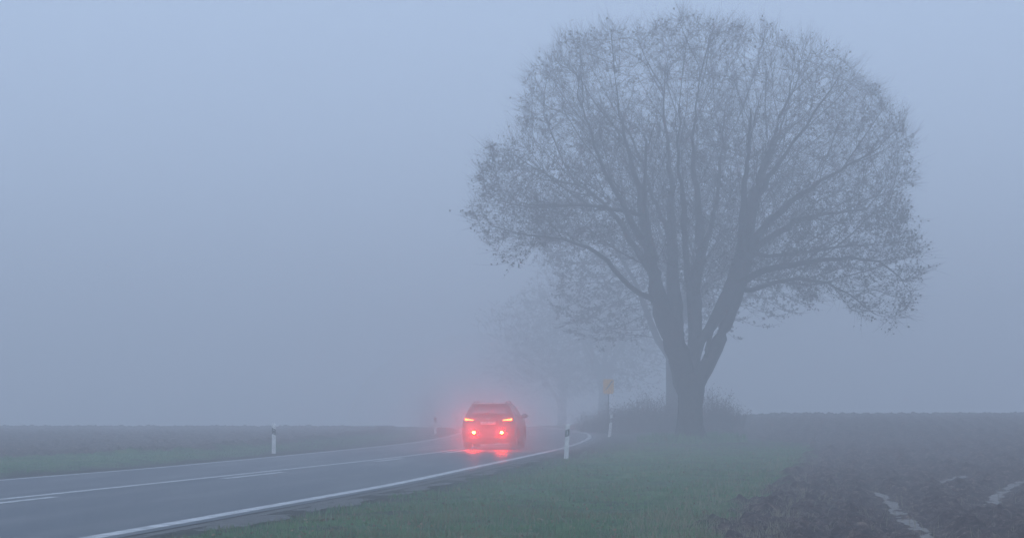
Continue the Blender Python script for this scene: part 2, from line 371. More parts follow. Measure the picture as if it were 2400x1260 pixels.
# ------------------------------------------------------------------ trees
def grow(nodes, par, attr_pts, step=.28, infl=3.0, kill=.42, iters=80, inertia=.35, grow_from=0):
    nodes = [Vector(p) for p in nodes]; par = list(par); attr_pts = [Vector(p) for p in attr_pts]
    dirs = [(nodes[i]-nodes[par[i]]).normalized() if par[i] >= 0 else Vector((0, 0, 1)) for i in range(len(nodes))]
    kids = [0]*len(nodes)
    for it in range(iters):
        kd = kdtree.KDTree(len(nodes)-grow_from)
        for i in range(grow_from, len(nodes)): kd.insert(nodes[i], i)
        kd.balance(); acc = {}; left = []
        R_ = infl if it < 25 else infl*1.6
        for a in attr_pts:
            co, i, d = kd.find(a)
            if d < kill: continue
            left.append(a)
            if d < R_:
                v = (a-co)/d
                if i in acc: acc[i] += v
                else: acc[i] = v.copy()
        attr_pts = left
        if not acc: break
        for i, v in acc.items():
            if kids[i] > 3 or v.length < 1e-4: continue
            d = (v.normalized()+dirs[i]*inertia+Vector((random.gauss(0, .09), random.gauss(0, .09), random.gauss(0, .09)))).normalized()
            nodes.append(nodes[i]+d*step*random.uniform(.8, 1.15)); par.append(i); dirs.append(d); kids.append(0); kids[i] += 1
        if len(attr_pts) < 5: break
    return nodes, par

def tree_meshes(nodes, par, fixed_r, tip_r=.0065, expo=2.25, leaf_n=1.2, leaf_s=.055, twig_len=.55, bigr=.09, twig_p=1.0, leaf_at=None):
    n = len(nodes); kids = [[] for _ in range(n)]
    for i, p in enumerate(par):
        if p >= 0: kids[p].append(i)
    rr = [0.0]*n; order = sorted(range(n), key=lambda i: -i)
    for i in order:                       # children always come after parents
        rr[i] = max(tip_r, sum(rr[k]**expo for k in kids[i])**(1/expo) if kids[i] else tip_r)
    for i, r_ in fixed_r.items(): rr[i] = r_
    VV = {0: [], 1: []}; FF = {0: [], 1: []}
    def ring(c, d, r, k, st):
        d = d.normalized(); a = d.orthogonal().normalized() if abs(d.z) > .95 else d.cross(Vector((0, 0, 1))).normalized()
        b = d.cross(a); s = len(VV[st])
        for j in range(k):
            t = 2*math.pi*j/k; q_ = r*(1+.10*math.sin(3*t+c.z*2.1)+.07*math.sin(5*t-c.z*4.3+c.x)) if r > .06 else r; VV[st].append(c+(a*math.cos(t)+b*math.sin(t))*q_)
        return s
    def tube(pts, rad, st):
        k = 10 if rad[0] > .15 else 6 if rad[0] > .04 else 4 if rad[0] > .015 else 3
        prev = None
        for j, (p, r_) in enumerate(zip(pts, rad)):
            d = pts[min(j+1, len(pts)-1)]-pts[max(j-1, 0)]
            s = ring(p, d, r_, k, st)
            if prev is not None:
                for q in range(k): FF[st].append((prev+q, prev+(q+1) % k, s+(q+1) % k, s+q))
            prev = s
    stack = [0]; seen = set()
    starts = [(0, None)]
    while starts:
        i, p = starts.pop()
        pts = []; rad = []
        if p is not None: pts.append(nodes[p]); rad.append(min(rr[i]*1.15, rr[p]))
        cur = i
        while True:
            pts.append(nodes[cur]); rad.append(rr[cur])
            if not kids[cur]: break
            nxt = max(kids[cur], key=lambda q: rr[q])
            for q in kids[cur]:
                if q != nxt: starts.append((q, cur))
            cur = nxt
        # split the chain where it becomes thin
        j = 0
        while j < len(rad) and rad[j] >= bigr: j += 1
        if j > 1: tube(pts[:min(j+1, len(pts))], rad[:min(j+1, len(pts))], 0)
        if j < len(pts)-1: tube(pts[max(j-1, 0):] if j > 1 else pts, rad[max(j-1, 0):] if j > 1 else rad, 1)
    # twigs and the last leaves
    LV = []
    for i in range(n):
        if rr[i] > .02 or par[i] < 0: continue
        d0 = (nodes[i]-nodes[par[i]]).normalized(); tips = not kids[i]
        m_ = (4 if tips else (2 if random.random() < twig_p-1 else 1)) if random.random() < twig_p else 0
        for _ in range(m_):
            ow = Vector((nodes[i].x, nodes[i].y, nodes[i].z-4)).normalized()
            d = (d0*(1.4 if tips else .7)+ow*.55+Vector((random.gauss(0, .42), random.gauss(0, .42), random.gauss(.2, .36)))).normalized()
            l = twig_len*random.uniform(.3, 1.25)*(1.6 if random.random() < .08 else 1); a = nodes[i]; b = a+d*l*.5
            c_ = b+(d+Vector((random.gauss(0, .25), random.gauss(0, .25), .2))).normalized()*l*.5
            tube([a, b, c_], [tip_r*.9, tip_r*.7, tip_r*.35], 1)
            f = leaf_at(nodes[i]) if leaf_at else 1
            nl = leaf_n*f*random.uniform(.2, 2); nl = int(nl)+(random.random() < nl-int(nl))
            for _ in range(nl): LV.append((a.lerp(c_, random.uniform(.15, .8))+Vector((random.gauss(0, .05), random.gauss(0, .05), random.gauss(-.02, .05)))))
    LVa = np.array(LV) if LV else np.zeros((0, 3)); k = len(LVa)
    sz = leaf_s*(.35+1.2*rng.random(k)**1.6)[:, None]
    a1 = rng.normal(size=(k, 3)); a1 /= np.linalg.norm(a1, axis=1)[:, None]
    a2 = np.cross(a1, rng.normal(size=(k, 3))); a2 /= np.linalg.norm(a2, axis=1)[:, None]
    Q = np.stack([LVa-a1*sz, LVa+a2*sz*.7, LVa+a1*sz, LVa-a2*sz*.55], 1).reshape(-1, 3)
    Fl = np.arange(4*k).reshape(-1, 4)
    mt = np_mesh('trunk', [tuple(v) for v in VV[0]], FF[0], 4); mb = np_mesh('branches', [tuple(v) for v in VV[1]], FF[1], 4); ml = np_mesh('leaves', Q, Fl, 4)
    mt.polygons.foreach_set('use_smooth', [True]*len(mt.polygons))
    return mt, mb, ml

# the big tree: limbs traced, crown grown between them
TY = 85.0; PPM = F/TY; t_base = Vector((A(1619, 1000, TY).x, TY, HZ(A(1619, 1000, TY).x, TY)))
nodes = []; par = []; fixed = {}
def add_chain(parent, pts, first_r=None):
    prev = parent
    for (px, py, rp, dy) in pts:
        p = A(px, py, TY+dy)-t_base
        if prev >= 0:                     # subdivide long runs
            q = nodes[prev]; m_ = max(1, int((p-q).length/.4)); r0 = fixed[prev] if fixed[prev] < 9 else rp/PPM
            if m_ > 1:
                r0 = min(r0, rp/PPM*1.3) if prev == parent else r0
                for s in range(1, m_):
                    t = s/m_; nodes.append(q.lerp(p, t)+Vector((random.gauss(0, .045 if rp < 16 else .02), random.gauss(0, .04), random.gauss(0, .03)))); par.append(prev); fixed[len(nodes)-1] = r0*(1-t)+rp/PPM*t; prev = len(nodes)-1
        nodes.append(p); par.append(prev); fixed[len(nodes)-1] = rp/PPM; prev = len(nodes)-1
    return prev
def near_node(px, py):
    best = min(range(len(nodes)), key=lambda i: ((nodes[i]+t_base-A(px, py, TY+nodes[i].y))).length)
    return best
pts = [(1619, 1044, 66, 0), (1619, 1036, 54, 0), (1619, 1029, 46, 0), (1619, 1018, 39, 0), (1618, 995, 32, 0), (1617, 950, 28, 0), (1618, 915, 31, 0), (1619, 890, 36, 0)]
add_chain(-1, pts); TOP = len(nodes)-1
TR = near_node(1618, 915)
add_chain(TR, [(1601, 865, 30, 0), (1583, 810, 27, -.1), (1562, 755, 24, -.2), (1546, 705, 21, -.3), (1533, 640, 17, -.5), (1520, 575, 14, -.7), (1508, 500, 12, -.9), (1490, 420, 9, -1.2), (1470, 340, 7, -1.5), (1450, 270, 5, -1.8)])
add_chain(near_node(1583, 810), [(1582, 750, 18, .3), (1580, 690, 17, .6), (1576, 620, 14, .9), (1572, 540, 12, 1.2), (1574, 460, 10, 1.5), (1570, 370, 8, 2), (1556, 280, 6, 2.4), (1550, 200, 4, 2.8)])
add_chain(near_node(1536, 700), [(1500, 688, 8, -.8), (1460, 655, 7.5, -1.4), (1425, 612, 7, -2), (1380, 580, 6, -2.6), (1320, 560, 4.5, -3), (1250, 552, 3.5, -3.2)])
add_chain(near_node(1531, 655), [(1500, 600, 9, .4), (1460, 530, 8, 1.3), (1410, 470, 6, 2), (1350, 432, 5, 2.6), (1270, 420, 3.5, 3)])
add_chain(near_node(1519, 590), [(1480, 520, 9, -1.5), (1432, 430, 7, -2.4), (1392, 340, 5.5, -3), (1365, 250, 4, -3.4), (1350, 170, 3, -3.6)])
add_chain(near_node(1574, 600), [(1540, 480, 7, 3), (1490, 350, 6, 4.6), (1440, 240, 4, 5.6)])
add_chain(near_node(1508, 500), [(1430, 490, 6, -2), (1340, 480, 5, -3), (1240, 480, 3.5, -3.4)])
add_chain(near_node(1619, 890), [(1626, 840, 17, 0), (1629, 780, 16, .1), (1628, 710, 17, .1), (1631, 650, 15, 0), (1640, 590, 13, -.3), (1641, 520, 11, -.6), (1634, 440, 9, -.8), (1626, 350, 7, -1), (1630, 250, 5, -1.2), (1640, 160, 4, -1.4)])
add_chain(near_node(1628, 710), [(1611, 650, 9, -.8), (1605, 570, 8, -2), (1600, 470, 7, -3.6), (1590, 360, 5, -4.8), (1590, 260, 4, -5.6)])
add_chain(near_node(1631, 650), [(1655, 570, 8, 1.5), (1680, 470, 7, 3.4), (1690, 360, 6, 4.8), (1700, 250, 4, 5.8)])
add_chain(TR, [(1641, 880, 19, 0), (1667, 840, 17, .1), (1689, 790, 16, .1), (1703, 745, 17, .1), (1715, 705, 22, .1), (1731, 650, 25, 0), (1745, 590, 21, -.1), (1752, 530, 17, -.2), (1764, 470, 14, -.4), (1785, 400, 10, -.6), (1810, 330, 8, -.8), (1840, 250, 6, -1), (1865, 170, 4, -1.2)])
add_chain(near_node(1627, 835), [(1641, 798, 12, -.15), (1660, 773, 12, -.2), (1684, 735, 16, -.15), (1702, 700, 18, 0), (1722, 665, 18, 0)])
add_chain(near_node(1650, 868), [(1657, 820, 7, -.2), (1664, 790, 7, -.2), (1672, 755, 8, -.15)])
add_chain(near_node(1726, 670), [(1770, 642, 9, -.7), (1840, 622, 8.5, -1.6), (1910, 612, 7, -2.4), (1990, 602, 5.5, -3), (2060, 612, 4, -3.4), (2110, 650, 3, -3.6)])
add_chain(near_node(1720, 690), [(1760, 680, 8, .6), (1810, 664, 7, 1.2), (1870, 652, 6, 2), (1940, 662, 5, 2.6), (2000, 695, 3.5, 3), (2050, 735, 2.5, 3.2)])
add_chain(near_node(1738, 620), [(1790, 565, 9, 1), (1860, 520, 8, 2), (1940, 500, 6, 3), (2030, 490, 4, 3.8)])
add_chain(near_node(1746, 590), [(1790, 535, 10, -1), (1850, 475, 8, -2), (1920, 425, 6, -2.8), (1990, 385, 5, -3.2), (2055, 350, 3.5, -3.5)])
add_chain(near_node(1764, 470), [(1815, 400, 8, -1.5), (1875, 315, 6, -2.5), (1925, 240, 5, -3), (1965, 180, 3.5, -3.3)])
add_chain(near_node(1752, 530), [(1780, 430, 8, 2.4), (1820, 330, 6, 4.2), (1850, 230, 4, 5.4)])
add_chain(near_node(1738, 620), [(1740, 500, 9, -2.6), (1750, 380, 7, -4.6), (1760, 270, 5, -5.8)])
add_chain(near_node(1531, 655), [(1520, 560, 8, -2.6), (1510, 440, 6, -4.6), (1515, 330, 5, -5.6)])
add_chain(near_node(1745, 590), [(1800, 600, 7, 1.6), (1870, 590, 6, 2.8), (1950, 580, 5, 3.6), (2050, 570, 3.5, 4.2)])
for k in list(fixed):
    if fixed[k] < .2: fixed[k] = max(.016, fixed[k]*(fixed[k]/.2)**.4*(.92 if nodes[k].z < 9 else max(.5, .92-.075*(nodes[k].z-9))))

def in_poly(x, y, P):
    c = False; j = len(P)-1
    for i in range(len(P)):
        if (P[i][1] > y) != (P[j][1] > y) and x < (P[j][0]-P[i][0])*(y-P[i][1])/(P[j][1]-P[i][1])+P[i][0]: c = not c
        j = i
    return c
ENV = [(1095, 512), (1125, 455), (1118, 405), (1160, 375), (1145, 345), (1215, 330), (1225, 290), (1215, 250), (1245, 225), (1222, 185), (1265, 165), (1300, 110), (1335, 66), (1380, 85), (1430, 50), (1480, 75), (1530, 60), (1600, 32), (1660, 60), (1700, 45), (1760, 75), (1800, 62), (1850, 90), (1900, 88), (1950, 130), (1985, 140), (2010, 190), (2055, 205), (2075, 250), (2115, 265), (2120, 310), (2140, 335), (2120, 380), (2148, 425), (2100, 460), (2125, 500), (2120, 540), (2150, 570), (2160, 625), (2135, 690), (2125, 740), (2085, 768), (2060, 735), (2010, 748), (1975, 715), (1930, 680), (1885, 710), (1850, 672), (1760, 668), (1700, 640), (1660, 700), (1600, 690), (1560, 640), (1500, 620), (1430, 585), (1370, 575), (1300, 572), (1250, 590), (1190, 622), (1160, 585), (1130, 540)]
att = []
while len(att) < 16000:
    px, py = random.uniform(1090, 2165), random.uniform(28, 772)
    if not in_poly(px, py, ENV): continue
    q = ((px-1635)/545)**2+((py-440)/(420 if py < 440 else 350))**2
    D = 8.6*math.sqrt(max(.04, 1-q)); rr_ = random.uniform(-1, 1); dy = D*rr_
    e = math.sqrt(min(1, q*.9+(dy/9)**2))
    if random.random() > .45+.6*e**2: continue
    qx, qy, qz = px/95, py/95, dy*.62
    if math.sin(qx+1.3*math.sin(qy*.7))*math.sin(qy*1.1+.8*qz)*math.sin(qz+1.1+.5*qx) < -.12 and random.random() < .75: continue
    att.append(A(px, py, TY+dy)-t_base)
gf = near_node(1601, 865)
cen = A(1630, 760, TY)-t_base
def proj(p):
    q = p+t_base; dy_ = q.y*math.cos(PITCH)+(q.z-CAMH)*math.sin(PITCH); dz_ = (q.z-CAMH)*math.cos(PITCH)-q.y*math.sin(PITCH)
    return 1200+F*q.x/dy_, 630-F*dz_/dy_
for i in range(len(nodes)):
    if fixed[i] > .26 or nodes[i].z < 6 or random.random() > .85 or par[i] < 0: continue
    d0 = (nodes[i]-nodes[par[i]]).normalized(); side = Vector((random.gauss(0, 1), random.gauss(0, 1), random.gauss(.2, .7))); side = (side-d0*side.dot(d0)).normalized()
    outw = (nodes[i]-cen).normalized()
    d = (d0*random.uniform(.7, 1.2)+side*.75+outw*.35).normalized(); p = nodes[i].copy(); prev = i; L_ = random.uniform(1.2, 3.6)
    for s_ in range(int(L_/.35)):
        p = p+d*.35; d = (d+outw*.05+Vector((random.gauss(0, .05), random.gauss(0, .05), random.gauss(.02, .05)))).normalized()
        if not in_poly(*proj(p), ENV): break
        nodes.append(p.copy()); par.append(prev); prev = len(nodes)-1
nodes, par = grow(nodes, par, att, step=.25, infl=2.2, kill=.34, iters=75, inertia=.6, grow_from=gf)
def leaf_big(p):
    e = math.sqrt((p.x/9.2)**2+((p.z-10)/7)**2+(p.y/9)**2)
    cl_ = math.sin(p.x*1.9+1+math.sin(p.z*1.1))*math.sin(p.z*1.7+2)*math.sin(p.y*1.3+p.x*.4)
    f = .38+.45*min(1.2, e)**2+(1.5 if p.x > 3.5 and p.z < 9.5 else 0)+(.9 if p.x < -3 and p.z < 11.5 else 0)
    return max(0, f*(.75+1.6*cl_)*(.55 if p.z > 12.5 else 1))
print('big tree nodes', len(nodes))
mt, mb, ml = tree_meshes(nodes, par, fixed, tip_r=.0052, twig_len=.85, leaf_n=1.15, leaf_s=.05, twig_p=1.6, leaf_at=leaf_big)
t1 = empty('tree', t_base)
tag(t1, 'largest tree, wide rounded crown on a forked trunk with withered leaves, standing nearest', 'tree', 'trees along the road')
link_mesh('trunk', mt, M_bark, t1); link_mesh('branches', mb, M_twig, t1); link_mesh('leaves', ml, M_leaf, t1)

# generic roadside tree behind
def generic_tree(seed, height=17, width=14, natt=2600, low=4.5, lf=2.0):
    random.seed(seed); nd = [Vector((0, 0, -.6)), Vector((0, 0, 0)), Vector((.03, 0, 1.3)), Vector((.0, 0, 3.4)), Vector((-.05, 0, 4.8))]; pr = [-1, 0, 1, 2, 3]; fx = {0: .7, 1: .55, 2: .45, 3: .40, 4: .38}
    for k in range(7):
        a = k*.9+random.random()*.5; lean = random.uniform(.15, .65); prev = 3 if k % 2 else 4; p = nd[prev]; d = Vector((math.cos(a)*lean, math.sin(a)*lean, 1)).normalized()
        L_ = height*.5/max(.8, d.z+.1)
        for s in range(1, 13):
            p = p+d*L_/12*1.0; d = (d+Vector((math.cos(a)*.03, math.sin(a)*.03, random.gauss(0, .03)))+Vector((random.gauss(0,.09), random.gauss(0,.09), 0))).normalized()
            nd.append(p.copy()); pr.append(prev); prev = len(nd)-1; fx[prev] = .19*(1-s/13)**1.1+.03
    at = []; c = low+(height-low)*.42
    while len(at) < natt:
        v = Vector((random.uniform(-1, 1), random.uniform(-1, 1), random.uniform(-1, 1)))
        if v.length > 1-.14*math.sin(5*math.atan2(v.y, v.x)+seed)-.1*math.sin(7*v.z+3*v.x) or random.random() > .3+.8*v.length**2: continue
        at.append(Vector((v.x*width/2, v.y*width/2, c+v.z*((height-c) if v.z > 0 else (c-low)))))
    nd, pr = grow(nd, pr, at, step=.34, infl=4, kill=.55, grow_from=4)
    return tree_meshes(nd, pr, fx, tip_r=.011, leaf_n=lf, leaf_s=.085, twig_len=.8)
g1 = generic_tree(11, 17.2, 15.5, 8000, 4.4, 2.6)
def place_tree(meshes, px, Y, sc, rz, label):
    x = ray(px, 900).x*Y; o = empty('tree', (x, Y, HZ(x, Y)), rz); o.scale = sc
    tag(o, label, 'tree', 'trees along the road')
    for nm, me_, m_ in zip(('trunk', 'branches', 'leaves'), meshes, (M_bark, M_twig, M_leaf)):
        c_ = bpy.data.objects.new(nm, me_); COL.objects.link(c_); c_.parent = o
        if not me_.materials: me_.materials.append(m_)
    return o
place_tree(g1, 1578, 118, (1, 1, 1), 0, 'second tree of the row, its straight trunk and dim crown directly behind the big tree')
g2 = generic_tree(23, 16.0, 17.0, 4500, 3.6, 3.0)
place_tree(g2, 1413, 188, (1, 1, .98), 1.0, 'pale foggy tree whose trunk rises directly behind the orange sign')
place_tree(g1, 1318, 222, (1.1, 1.1, .9), 2.2, 'faintest tree of the row, almost lost in the fog to the right of the car')

# ------------------------------------------------------------------ shrubs
def shrub_mesh(seed, w, d, h, n):
    rd = random.Random(seed); V = []; Fs = []
    def seg(pts, r):
        prev = None
        for j, p in enumerate(pts):
            s = len(V); rj = r*(1-.75*j/(len(pts)-1))
            for q in range(3):
                t = q*2.094; V.append((p[0]+math.cos(t)*rj, p[1]+math.sin(t)*rj, p[2]))
            if prev is not None:
                for q in range(3): Fs.append((prev+q, prev+(q+1) % 3, s+(q+1) % 3, s+q))
            prev = s
    LVp = []
    for _ in range(n):
        a, r = rd.random()*6.283, math.sqrt(rd.random()); x, y = math.cos(a)*r*w/2*.8, math.sin(a)*r*d/2*.8
        hh = h*(.45+.6*rd.random())*(1-.35*r*r); p = [x, y, -.05]; pts = [tuple(p)]; vx, vy = x*.25/w*2+rd.gauss(0, .12), y*.25/d*2+rd.gauss(0, .12)
        for s in range(4):
            p = [p[0]+vx*hh/4+rd.gauss(0, .03), p[1]+vy*hh/4+rd.gauss(0, .03), p[2]+hh/4]; pts.append(tuple(p))
            for _k in range(2):
                aa = rd.random()*6.283; l = rd.uniform(.15, .4)
                e = (p[0]+math.cos(aa)*l, p[1]+math.sin(aa)*l, p[2]+l*rd.uniform(.3, 1)); seg([p, e], .006)
                if rd.random() < .7: LVp.append(e)
        seg(pts, .013)
    for e in LVp:
        s = len(V); t = rd.random()*6.28; z = .05
        V.extend([(e[0]-z*math.cos(t), e[1]-z*math.sin(t), e[2]-z*.6), (e[0]+z*math.sin(t), e[1], e[2]), (e[0]+z*math.cos(t), e[1]+z*math.sin(t), e[2]+z*.7), (e[0]-z*.4, e[1]+z*.3, e[2]+z*.2)]); Fs.append((s, s+1, s+2, s+3))
    return np_mesh('shrub', V, Fs, 4)
sm = [shrub_mesh(3, 2.6, 2.2, 2.1, 260), shrub_mesh(4, 2.2, 2.0, 1.8, 220)]
shr = [(1395, 112, .62, 1, 'lowest shrub of the thicket, at its left end under the orange sign'),
       (1440, 110, .75, 0, 'second shrub from the left end of the bare thicket, right of the orange sign'),
       (1485, 108, .85, 1, 'third shrub from the left end of the bare thicket beneath the big tree'),
       (1530, 107, .95, 0, 'tall bare shrub just left of the base of the second tree trunk'),
       (1580, 104, .9, 1, 'bare shrub half hidden by the left side of the big trunk'),
       (1662, 102, 1.0, 0, 'bare upright shrub right beside the right edge of the big trunk'),
       (1700, 101, .78, 1, 'bare shrub forming the right end of the thicket against the open field')]
for px, Y, sc, k, lb in shr:
    x = ray(px, 990).x*Y; o = link_mesh('shrub', sm[k], None); 
    if not sm[k].materials: sm[k].materials.append(M_shrub)
    o.location = (x, Y, HZ(x, Y)); o.scale = (1, 1, sc); o.rotation_euler = (0, 0, px*.37); tag(o, lb, 'shrub', 'bare shrubs under the trees')
x = ray(1008, 990).x*225; o = link_mesh('shrub', shrub_mesh(9, 2.4, 2.2, 6.0, 300), M_shrub); o.location = (x, 225, HZ(x, 225))
tag(o, 'faint narrow bush in the fog on the left side of the road beyond the car', 'shrub')

# ------------------------------------------------------------------ delineator posts
def box_bm(bm, x0, x1, y0, y1, z0, z1, sh=0.0, ztop=None):
    """box; sh slants top and bottom across x"""
    vs = []
    for y in (y0, y1):
        for (x, z, s) in ((x0, z0, -sh), (x1, z0, sh), (x1, z1, sh), (x0, z1, -sh)): vs.append(bm.verts.new((x, y, z+s)))
    for f in ((0, 1, 2, 3), (7, 6, 5, 4), (0, 4, 5, 1), (1, 5, 6, 2), (2, 6, 7, 3), (3, 7, 4, 0)): bm.faces.new([vs[i] for i in f])
def post(px, py_base, ppm, right, lean, label, sink=0.0):
    Y = F/ppm; x = ray(px, py_base).x*Y
    t = empty('delineator_post', (x, Y, HZ(x, Y) - sink)); t.rotation_euler = (0, lean, 0)
    tag(t, label, 'roadside post', 'white delineator posts along the road')
    sgn = 1 if right else -1; tilt = .028*sgn
    # white tapered body, triangular in plan, slanted cap
    def sec(z, w, s): return [(-w, -.05, z-s*sgn), (w, -.05, z+s*sgn), (.5*w, .05, z+.2*s*sgn), (-.5*w, .05, z-.2*s*sgn)]
    bm = bmesh.new(); prev = None
    for (z, w_, s) in ((-.25, .068, 0), (.0, .066, 0), (.66, .062, .028)):
        cur = [bm.verts.new(v) for v in sec(z, w_, s)]
        if prev:
            for q in range(4): bm.faces.new([prev[q], prev[(q+1) % 4], cur[(q+1) % 4], cur[q]])
        else: bm.faces.new(cur)
        prev = cur
    bm.faces.new(prev); bm_obj('post_body', bm, M_white, t)
    bm = bmesh.new(); prev = None
    for (z, w_, s) in ((.663, .061, .028), (.855, .060, .028)):
        cur = [bm.verts.new(v) for v in sec(z, w_, s)]
        if prev:
            for q in range(4): bm.faces.new([prev[q], prev[(q+1) % 4], cur[(q+1) % 4], cur[q]])
        else: bm.faces.new(cur)
        prev = cur
    bm.faces.new(prev); bm_obj('black_band', bm, M_black, t)
    bm = bmesh.new(); prev = None
    for (z, w_, s, yo) in ((.858, .060, .028, 0), (.97, .058, .024, 0), (1.01, .048, .016, .01), (1.025, .025, .01, .02)):
        cur = [bm.verts.new((a_, b_*(1 if yo == 0 else .6)+yo, c_)) for (a_, b_, c_) in sec(z, w_, s)]
        if prev:
            for q in range(4): bm.faces.new([prev[q], prev[(q+1) % 4], cur[(q+1) % 4], cur[q]])
        else: bm.faces.new(cur)
        prev = cur
    bm.faces.new(prev); bm_obj('cap', bm, M_white, t)
    if right:
        bm = bmesh.new(); box_bm(bm, -.016, .016, -.056, -.0505, .695, .822, .008); bm_obj('reflector', bm, M_refl, t)
    else:
        for zc in (.70, .815):
            bm = bmesh.new(); bmesh.ops.create_cone(bm, cap_ends=True, segments=20, radius1=.018, radius2=.018, depth=.006, matrix=Matrix.Translation((0, -.053, zc)) @ Matrix.Rotation(math.pi/2, 4, 'X'))
            bm_obj('reflector', bm, M_refl, t)
    return t
post(1327, 1070, 79.5, True, R(2.5), 'nearest white post on the right verge, with one upright reflector, between car and tree')
post(642, 1056, 72.5, False, 0, 'white post with two round reflectors alone on the left verge, left of the car')
post(1428, 1021, 50.7, True, R(6), 'leaning white post furthest to the right, beyond the bend below the orange sign')
post(1362, 1005, 39, True, R(1), 'faint small white post on the outside of the bend, left of the leaning post', .12)
post(1020, 1014, 46.5, False, 0, 'hazy white post on the left verge just left of the red car', 0)
post(1070, 1000, 36, False, 0, 'dimmest post, only its black band showing in red haze beside the left tail light', .2)

# ------------------------------------------------------------------ yellow sign
M_sign = noise_mat('sign_yellow', (.72, .36, .03), (.8, .42, .04), 3, .5)
M_galv = noise_mat('galvanised', (.04, .042, .045), (.06, .062, .066), 6, .8, metal=0)
YS = 112.0; sx = ray(1426, 905).x*YS; sg = empty('road_sign', (sx, YS, HZ(sx, YS)))
tag(sg, 'orange yellow rectangular sign with a dark diagonal bar on a pole in the fog', 'road sign')
zc = A(1426, 905, YS).z-HZ(sx, YS); sw, sh_ = 25/2/(F/YS), 34/2/(F/YS)
bm = bmesh.new(); box_bm(bm, -sw, sw, -.02, .0, zc-sh_, zc+sh_); bmesh.ops.bevel(bm, geom=[e for e in bm.edges if abs(e.verts[0].co.y-e.verts[1].co.y) > .01], offset=.04, segments=3, affect='EDGES'); bm_obj('panel', bm, M_sign, sg)
bm = bmesh.new(); vs = [bm.verts.new(v) for v in ((-sw*.62, -.024, zc-sh_*.5), (-sw*.40, -.024, zc-sh_*.5), (sw*.92, -.024, zc+sh_*.82), (sw*.66, -.024, zc+sh_*.82))]; bm.faces.new(vs)
ex = bmesh.ops.extrude_face_region(bm, geom=bm.faces[:]); bmesh.ops.translate(bm, verts=[v for v in ex['geom'] if isinstance(v, bmesh.types.BMVert)], vec=(0, .003, 0)); bm_obj('diagonal_bar', bm, M_black, sg)
for dx in (0,):
    bm = bmesh.new(); bmesh.ops.create_cone(bm, cap_ends=True, segments=14, radius1=.035, radius2=.035, depth=zc+sh_+.3, matrix=Matrix.Translation((dx, .04, (zc+sh_)/2-.15))); bm_obj('pole', bm, M_galv, sg, True)

# ------------------------------------------------------------------ car
M_paint = noise_mat('car_paint', (.020, .018, .020), (.026, .023, .026), 2, .28, coat=.6, metal=.3)
M_glass = noise_mat('car_glass', (.16, .17, .19), (.20, .21, .23), 2, .08, spec=.9, metal=.5)  # opaque; pale grey stands in for daylight seen through the cabin
M_trim = noise_mat('black_plastic', (.012, .012, .013), (.02, .02, .021), 12, .6)
M_tyre = noise_mat('tyre_rubber', (.015, .015, .016), (.024, .024, .025), 20, .85)
M_rim = noise_mat('alloy', (.35, .36, .37), (.45, .46, .47), 8, .3, metal=.9)
M_chrome = noise_mat('chrome', (.6, .6, .62), (.7, .7, .72), 8, .15, metal=1)
M_plate = noise_mat('plate_white', (.68, .68, .68), (.76, .76, .76), 8, .4)
M_lampglass = noise_mat('lamp_housing', (.10, .008, .006), (.14, .01, .008), 8, .15)
M_tail = emit_mat('tail_lamp_glow', (1, .13, .02), 22)
M_fog = emit_mat('fog_lamp_glow', (1, .018, .0015), 3600)
cyaw = R(-6.0); cp = G(1143, 1053)
car = empty('car', (cp[0], cp[1], 0.004), cyaw)
tag(car, 'dark compact sport utility car with red rear lights lit, driving away on the wet road', 'car')
car_parts = []
def cobj(name, bm, m, parent=car, smooth=False):
    o = bm_obj(name, bm, m, parent, smooth); car_parts.append(o); return o
def rrect(z, yr, yf, w, n=10, rc=.22, rf=.45, zf=0.0):
    """rounded rectangle ring at height z, rear at yr, front at yf"""
    P = []
    for (cx, cy_, r_, a0) in ((w-rc, yr+rc*.8, rc, -90), (w-rf, yf-rf, rf, 0), (-w+rf, yf-rf, rf, 90), (-w+rc, yr+rc*.8, rc, 180)):
        for k in range(n+1):
            a = R(a0+90*k/n); ry = r_*(.8 if cy_ == yr+rc*.8 else 1)
            P.append((cx+math.cos(a)*r_, cy_+math.sin(a)*ry, z))
    # bow the rear a little
    return [(x, y+.10*(x/w)**2*(1 if y < 1 else 0)-.03*0, z_) for (x, y, z_) in P]
bm = bmesh.new(); prev = None
levels = [(.21, .16, 4.15, .80), (.26, .08, 4.25, .86), (.36, .02, 4.36, .90), (.50, .00, 4.39, .912), (.64, .00, 4.39, .915), (.70, .02, 4.37, .913), (.74, .07, 4.34, .912), (.88, .09, 4.26, .905), (.98, .10, 4.10, .890), (1.03, .11, 3.85, .873), (1.07, .13, 3.60, .855), (1.10, .16, 3.45, .835),
          (1.20, .22, 3.22, .80), (1.32, .31, 3.02, .745), (1.43, .40, 2.82, .690), (1.50, .44, 2.66, .645), (1.545, .42, 2.52, .60), (1.565, .50, 2.30, .53), (1.575, .75, 2.0, .38)]
for (z, yr, yf, w_) in levels:
    ring_ = [bm.verts.new(v) for v in rrect(z, yr, yf, w_, rc=min(.22, w_*.4), rf=min(.45, w_*.5))]
    if prev:
        for q in range(len(ring_)): bm.faces.new([prev[q], prev[(q+1) % len(ring_)], ring_[(q+1) % len(ring_)], ring_[q]])
    else: bm.faces.new(ring_[::-1])
    prev = ring_
bm.faces.new(prev)
body = cobj('body', bm, M_paint, car, True)
